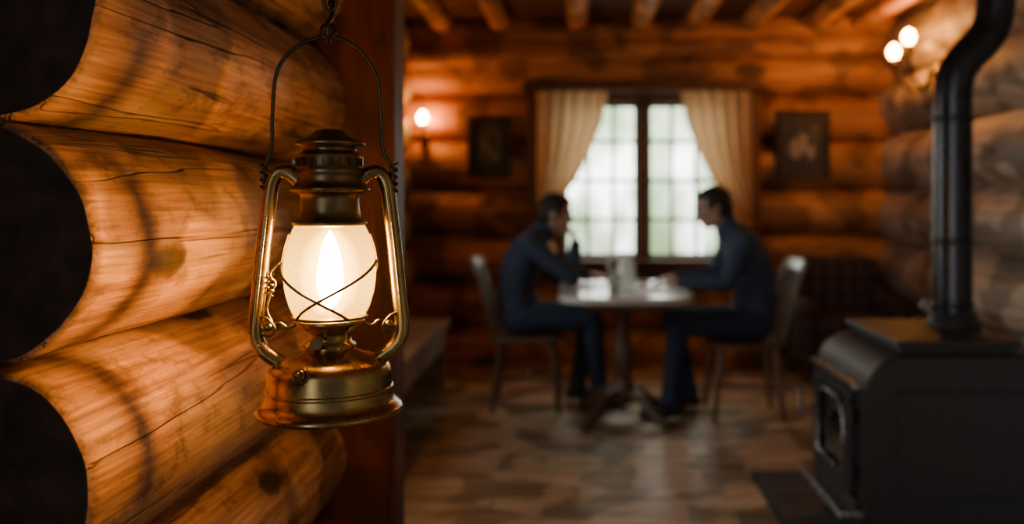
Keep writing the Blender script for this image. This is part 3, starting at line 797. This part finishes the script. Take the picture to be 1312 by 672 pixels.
person('seated_man', (-0.13, y, 1.165), (1, -0.05, -0.18), (0.1, 0, 1),
       [((-0.335, y, 0.49), 0.145, 0.11), ((-0.34, y, 0.57), 0.16, 0.122), ((-0.365, y, 0.68), 0.145, 0.112), ((-0.36, y, 0.79), 0.152, 0.118), ((-0.325, y, 0.90), 0.170, 0.122), ((-0.285, y, 0.975), 0.160, 0.106), ((-0.245, y, 1.03), 0.10, 0.078), ((-0.215, y, 1.06), 0.06, 0.056)],
       [(-0.275, y - 0.17, 0.99), (-0.275, y + 0.17, 0.99)],
       [((-0.035, y - 0.21, 0.80), (-0.012, y - 0.10, 0.985), (-0.15, 0.55, 0.8), (-0.9, 0.1, -0.2), (0.75, -1)),
        ((-0.14, y + 0.21, 0.80), (0.06, y + 0.06, 0.792), (1, -0.35, -0.08), (0, 0, -1), (0.25, -1))],
       [(-0.32, y - 0.09, 0.545), (-0.32, y + 0.09, 0.545)],
       [((0.085, y - 0.08, 0.545), (0.13, y - 0.02, 0.11), (0.3, y - 0.02, 0.03)), ((0.085, y + 0.13, 0.545), (0.0, y + 0.15, 0.11), (0.2, y + 0.15, 0.03))],
       M_SWEAT)

# ------------------------------------------------------------------ lantern
LX, LY, S = -0.346, 1.20, 0.001091
def Z(py): return 1.26 - (py - 255) * S
lan = empty('kerosene_lantern')
def LP(lst): return [(r * S, Z(py)) for r, py in lst]
def smooth_prof(lst, n=4): return [(p.x, p.y) for p in catmull([(r, py, 0) for r, py in lst], n)]
b = B()
b.lathe(LP([(0, 521), (70, 523), (84, 528)]), (LX, LY), M_BRASS, 96)
b.lathe(LP(smooth_prof([(84, 528), (89.5, 527), (91.5, 523), (89, 518.5), (83, 513), (79.5, 506), (78, 496), (77.5, 484), (76.5, 475), (73, 467), (66, 461), (56, 456.5), (44, 452.5), (34, 449), (30, 447)], 4)), (LX, LY), M_BRASS, 96)
b.lathe(LP([(77.5, 500), (79.8, 498), (79.8, 495), (77.5, 493)]), (LX, LY), M_BRASS, 96)
b.lathe(LP([(30, 449), (32, 446), (32, 440), (27, 437), (26, 430), (27, 425), (31, 422), (33, 419), (40, 416), (43, 413), (43, 410), (40, 408), (30, 409), (12, 408), (12, 402), (7, 400), (7, 395), (0, 394)]), (LX, LY), M_BRASS, 64)
for k in range(24):
    q = 2 * math.pi * k / 24; b.ell((LX + 31.5 * S * math.cos(q), LY + 31.5 * S * math.sin(q), Z(443)), (1.6 * S,) * 3, M_BRASSD, None, 6, 4)
b.finish('fuel_tank_and_burner', lan)
b = B()
b.lathe(LP([(40, 290), (46, 288), (47, 285), (44, 283), (39, 280), (37, 268), (36, 256), (37, 250), (44, 247), (49, 245), (50, 242), (46, 239), (41.5, 238), (41, 225), (42.5, 223), (43.5, 220), (42.5, 217), (41, 215), (41, 201), (39, 197), (34, 195), (33, 190), (43, 187), (44.5, 184), (42, 181), (30, 177), (21, 172), (18, 168), (10, 166), (0, 165)]), (LX, LY), M_BRASSD, 72)
for k in range(20):
    q = 2 * math.pi * k / 20 + 0.1
    b.box(-1.2 * S, 1.2 * S, -3 * S, 3 * S, -5 * S, 5 * S, M_WIRE, 0, Matrix.Translation((LX + 41.2 * S * math.cos(q), LY + 41.2 * S * math.sin(q), Z(208))) @ Matrix.Rotation(q, 4, 'Z'))
b.finish('chimney_cap', lan)
b = B()
g = [(41, 410), (45, 402), (51, 388), (55.5, 370), (57.5, 352), (57, 336), (54, 318), (49, 302), (44, 290), (43, 286)]
gp = [(p.x, p.y) for p in catmull([(r, py, 0) for r, py in g], 5)]
b.lathe(LP(gp), (LX, LY), M_GLOBE, 72)
ob = b.finish('glass_globe', lan)
b = B()
b.lathe([(0, Z(396)), (7 * S, Z(392)), (14 * S, Z(380)), (17 * S, Z(362)), (15.5 * S, Z(340)), (11 * S, Z(320)), (6 * S, Z(305)), (0, Z(295))], (LX, LY), M_FLAME, 12)
b.finish('flame', lan)
b = B()
b.ell((LX, LY, Z(350)), (39 * S, 39 * S, 57 * S), M_HALO, None, 40, 28)  # added glow shell that fills the globe, larger than the flame itself
b.finish('flame_glow_halo', lan)
b = B()
for s in (-1, 1):
    pts = [(s * 38, 232), (s * 50, 222), (s * 62, 222), (s * 70, 234), (s * 74, 258), (s * 80, 310), (s * 86, 370), (s * 90, 412), (s * 89, 432), (s * 80, 448), (s * 66, 459), (s * 56, 466)]
    P = catmull([V((LX + a * S, LY, Z(c))) for a, c in pts], 8)
    b.tube(P, 9.4 * S, M_BRASS, 20, flat=1.0, up0=(0, 0, 1))
    P2 = [p + V((0, -9.6 * S, 0)) for p in P[20:70]]
    b.tube(P2, 1.4 * S, M_BRASS, 8)
    b.tube(catmull([V((LX + s * a * S, LY - 3 * S, Z(c))) for a, c in ((40, 413), (52, 418), (62, 412), (74, 418), (84, 420))], 6), 2.6 * S, M_BRASS, 10)
    b.tube(catmull([V((LX + s * a * S, LY - 6 * S, Z(c))) for a, c in ((84, 402), (74, 407), (66, 420), (74, 428), (84, 424))], 6), 1.8 * S, M_BRASSD, 8)
    b.ell((LX + s * 74 * S, LY - 8 * S, Z(416)), (5 * S, 4 * S, 5 * S), M_BRASS)
    ex = -80 if s < 0 else 80
    b.box(min(s * 66, s * 80) * S + LX, max(s * 66, s * 80) * S + LX, LY - 1.2 * S, LY + 1.2 * S, Z(246), Z(226), M_BRASSD, 0.0005)
    b.tube([V((LX + (ex + 0.5 * math.sin(t)) * S + 4.5 * S * math.cos(t), LY + 5 * S * math.sin(t), Z(208 + t * 1.45))) for t in [k * 0.45 for k in range(60)]], 1.5 * S, M_WIRE, 7)
b.finish('side_tubes', lan)
b = B()
bail = [(-80, 240), (-79, 215), (-71, 190), (-70, 150), (-66, 100), (-52, 72), (-28, 54), (-2, 48), (24, 54), (46, 74), (60, 104), (64, 150), (66, 190), (77, 215), (80, 242)]
b.tube(catmull([V((LX + a * S, LY, Z(c))) for a, c in bail], 8), 2.6 * S, M_WIRE, 10)
b.finish('bail_handle', lan)
def grad(py):
    for (r0, p0), (r1, p1) in zip(g, g[1:]):
        if p0 >= py >= p1: return r0 + (r1 - r0) * (p0 - py) / (p0 - p1)
    return 43
b = B()
def wire(a0, a1, p0, p1, n=30, r=1.8):
    pts = []
    for k in range(n + 1):
        t = k / n; a = math.radians(a0 + (a1 - a0) * t); py = p0 + (p1 - p0) * t; rr = (grad(py) + 3.0) * S
        pts.append((LX + rr * math.cos(a), LY + rr * math.sin(a), Z(py)))
    b.tube(pts, r * S, M_WIRE, 8)
for base in (258, 78):
    wire(base - 88, base + 42, 334, 405); wire(base + 88, base - 42, 334, 405)
wire(182, 182, 334, 300, 8); wire(-2, -2, 334, 300, 8)
ringp = [(LX + 46 * S * math.cos(q), LY + 46 * S * math.sin(q), Z(406)) for q in [2 * math.pi * k / 48 for k in range(48)]]
b.tube(ringp, 1.8 * S, M_WIRE, 8, closed=True)
b.tube(catmull([V((LX + a * S, LY - 5 * S, Z(c))) for a, c in ((-60, 334), (-70, 345), (-72, 352), (-66, 362), (-72, 375), (-76, 395), (-70, 410))], 6), 1.6 * S, M_BRASS, 8)
b.tube([V((LX + (-72 + 4 * math.cos(t)) * S, LY - 5 * S + 4 * S * math.sin(t), Z(350 + t * 1.1))) for t in [k * 0.5 for k in range(50)]], 1.2 * S, M_BRASS, 6)
b.finish('globe_guard', lan)
b = B()
def disc(x, yv, z, r, t, mat, ax=V((0, -1, 0))):
    c = V((x, yv, z)); b.tube([c, c + ax * t * 0.15, c + ax * t * 0.85, c + ax * t], [r * 0.9, r, r, r * 0.85], mat, 24)
ax = V((-0.3, -0.85, 0.5)).normalized()
kz = Z(472)
kx, ky = LX - 27 * S, LY - 62 * S
disc(kx, ky, kz, 11 * S, 9 * S, M_BRASSD, ax)
disc(kx + ax.x * 9 * S, ky + ax.y * 9 * S, kz + ax.z * 9 * S, 7 * S, 5 * S, M_BRASS, ax)
b.ell((kx + ax.x * 15 * S, ky + ax.y * 15 * S, kz + ax.z * 15 * S), (3.2 * S,) * 3, M_BRASS)
b.tube([(LX - 10 * S, LY - 20 * S, Z(432)), (LX - 13 * S, LY - 44 * S, Z(434))], 2 * S, M_BRASS, 10)
disc(LX - 13 * S, LY - 42 * S, Z(434), 8 * S, 4 * S, M_BRASSD)
b.finish('fuel_cap_and_wick_knob', lan)

b = B(); L = 0.034; k = 0
hookp = [(LX - 2 * S, LY + 7 * S, Z(44)), (LX - 2 * S, LY + 1 * S, Z(53)), (LX - 2 * S, LY - 8 * S, Z(46)), (LX - 2 * S, LY - 7 * S, Z(32)), (LX + 2 * S, LY + 2 * S, Z(20)), (LX + 3 * S, LY + 7 * S, Z(10)), (LX + 2 * S, LY, Z(2)), (LX, LY - 6 * S, Z(8))]
b.tube(catmull([V(p) for p in hookp], 8), 3.2 * S, M_WIRE, 10)
ring = [(LX - 2 * S + 9 * S * math.cos(q), LY + 2.5 * S * math.sin(q), Z(40) + 9 * S * math.sin(q)) for q in [2 * math.pi * j / 24 for j in range(24)]]
b.tube(ring, 2.4 * S, M_WIRE, 8, closed=True)
z = Z(16)
while z < ZC - 0.03:
    pts = []
    for j in range(20):
        q = 2 * math.pi * j / 20; a = 0.0085 * math.cos(q); c = L / 2 * 0.93 * math.sin(q)
        pts.append((LX + (a if k % 2 == 0 else 0), LY + (0 if k % 2 == 0 else a), z + L / 2 + c))
    b.tube(pts, 0.0028, M_WIRE, 8, closed=True); z += L * 0.76; k += 1
b.lathe([(0, ZC), (0.02, ZC), (0.02, ZC - 0.008), (0.005, ZC - 0.012), (0.004, ZC - 0.03), (0, ZC - 0.03)], (LX, LY), M_WIRE, 20)
b.finish('hanging_chain', lan)
# the lantern hangs turned slightly on its chain
th = math.radians(12); R = Matrix.Rotation(th, 4, 'Z'); Lc = V((LX, LY, 0))
lan.rotation_euler = (0, 0, th); lan.location = Lc - R @ Lc

# ------------------------------------------------------------------ world: bright woodland beyond the windows, dusk-dim elsewhere
w = bpy.data.worlds.new('World'); scene.world = w; w.use_nodes = True
nt = w.node_tree
for n in list(nt.nodes): nt.nodes.remove(n)
out = nt.nodes.new('ShaderNodeOutputWorld'); bg = nt.nodes.new('ShaderNodeBackground')
tc = nt.nodes.new('ShaderNodeTexCoord').outputs['Generated']
sep = nt.nodes.new('ShaderNodeSeparateXYZ'); nt.links.new(tc, sep.inputs[0])
leaf = noise_n(nt, vmul(nt, tc, (1, 1, 0.6)), 13, 3, 0.6)
fol = ramp(nt, leaf, [(0.38, (0.30, 0.42, 0.20)), (0.49, (0.85, 0.96, 0.72)), (0.57, (2.2, 2.2, 2.15))])
zr = ramp(nt, math_n(nt, 'ADD', math_n(nt, 'MULTIPLY', sep.outputs['Z'], 2.2), 0.5), [(0.30, 0.5), (0.60, 1.0)])
fol = mixc(nt, 'MULTIPLY', 1.0, fol, zr)
gate = ramp(nt, math_n(nt, 'ADD', math_n(nt, 'MULTIPLY', sep.outputs['Y'], 0.5), 0.5), [(0.50, 0.0), (0.62, 1.0)])
gx = ramp(nt, math_n(nt, 'ADD', math_n(nt, 'MULTIPLY', sep.outputs['X'], -0.5), 0.5), [(0.55, 0.0), (0.75, 1.0)])
side = mixc(nt, 'MIX', gx, (0.022, 0.024, 0.027), (0.98, 1.03, 1.08))
col = mixc(nt, 'MIX', gate, side, fol)
nt.links.new(col, bg.inputs[0]); bg.inputs[1].default_value = 4.2
nt.links.new(bg.outputs[0], out.inputs[0])
def portal(loc, rot, sx, sy):
    pl = bpy.data.lights.new('window_portal', 'AREA'); pl.shape = 'RECTANGLE'; pl.size = sx; pl.size_y = sy
    pl.cycles.is_portal = True
    po = bpy.data.objects.new('window_portal', pl); po.location = loc; po.rotation_euler = rot
    scene.collection.objects.link(po)
portal((0.495, 6.66, 1.4), (-math.pi / 2, 0, 0), 1.2, 1.2)
portal((XL - 0.2, 3.8, 1.4), (0, -math.pi / 2, 0), 1.06, 1.5)

# ------------------------------------------------------------------ camera
cam = bpy.data.cameras.new('camera'); co = bpy.data.objects.new('camera', cam); scene.collection.objects.link(co)
co.location = (0, 0, 1.26); co.rotation_euler = (math.pi / 2, 0, 0)
cam.sensor_width = 36; cam.lens = 1100 / 1312 * 36
cam.shift_x = -84 / 1312; cam.shift_y = -81 / 1312
cam.dof.use_dof = True; cam.dof.focus_distance = 1.19; cam.dof.aperture_fstop = 1.9
cam.clip_start = 0.05
scene.camera = co
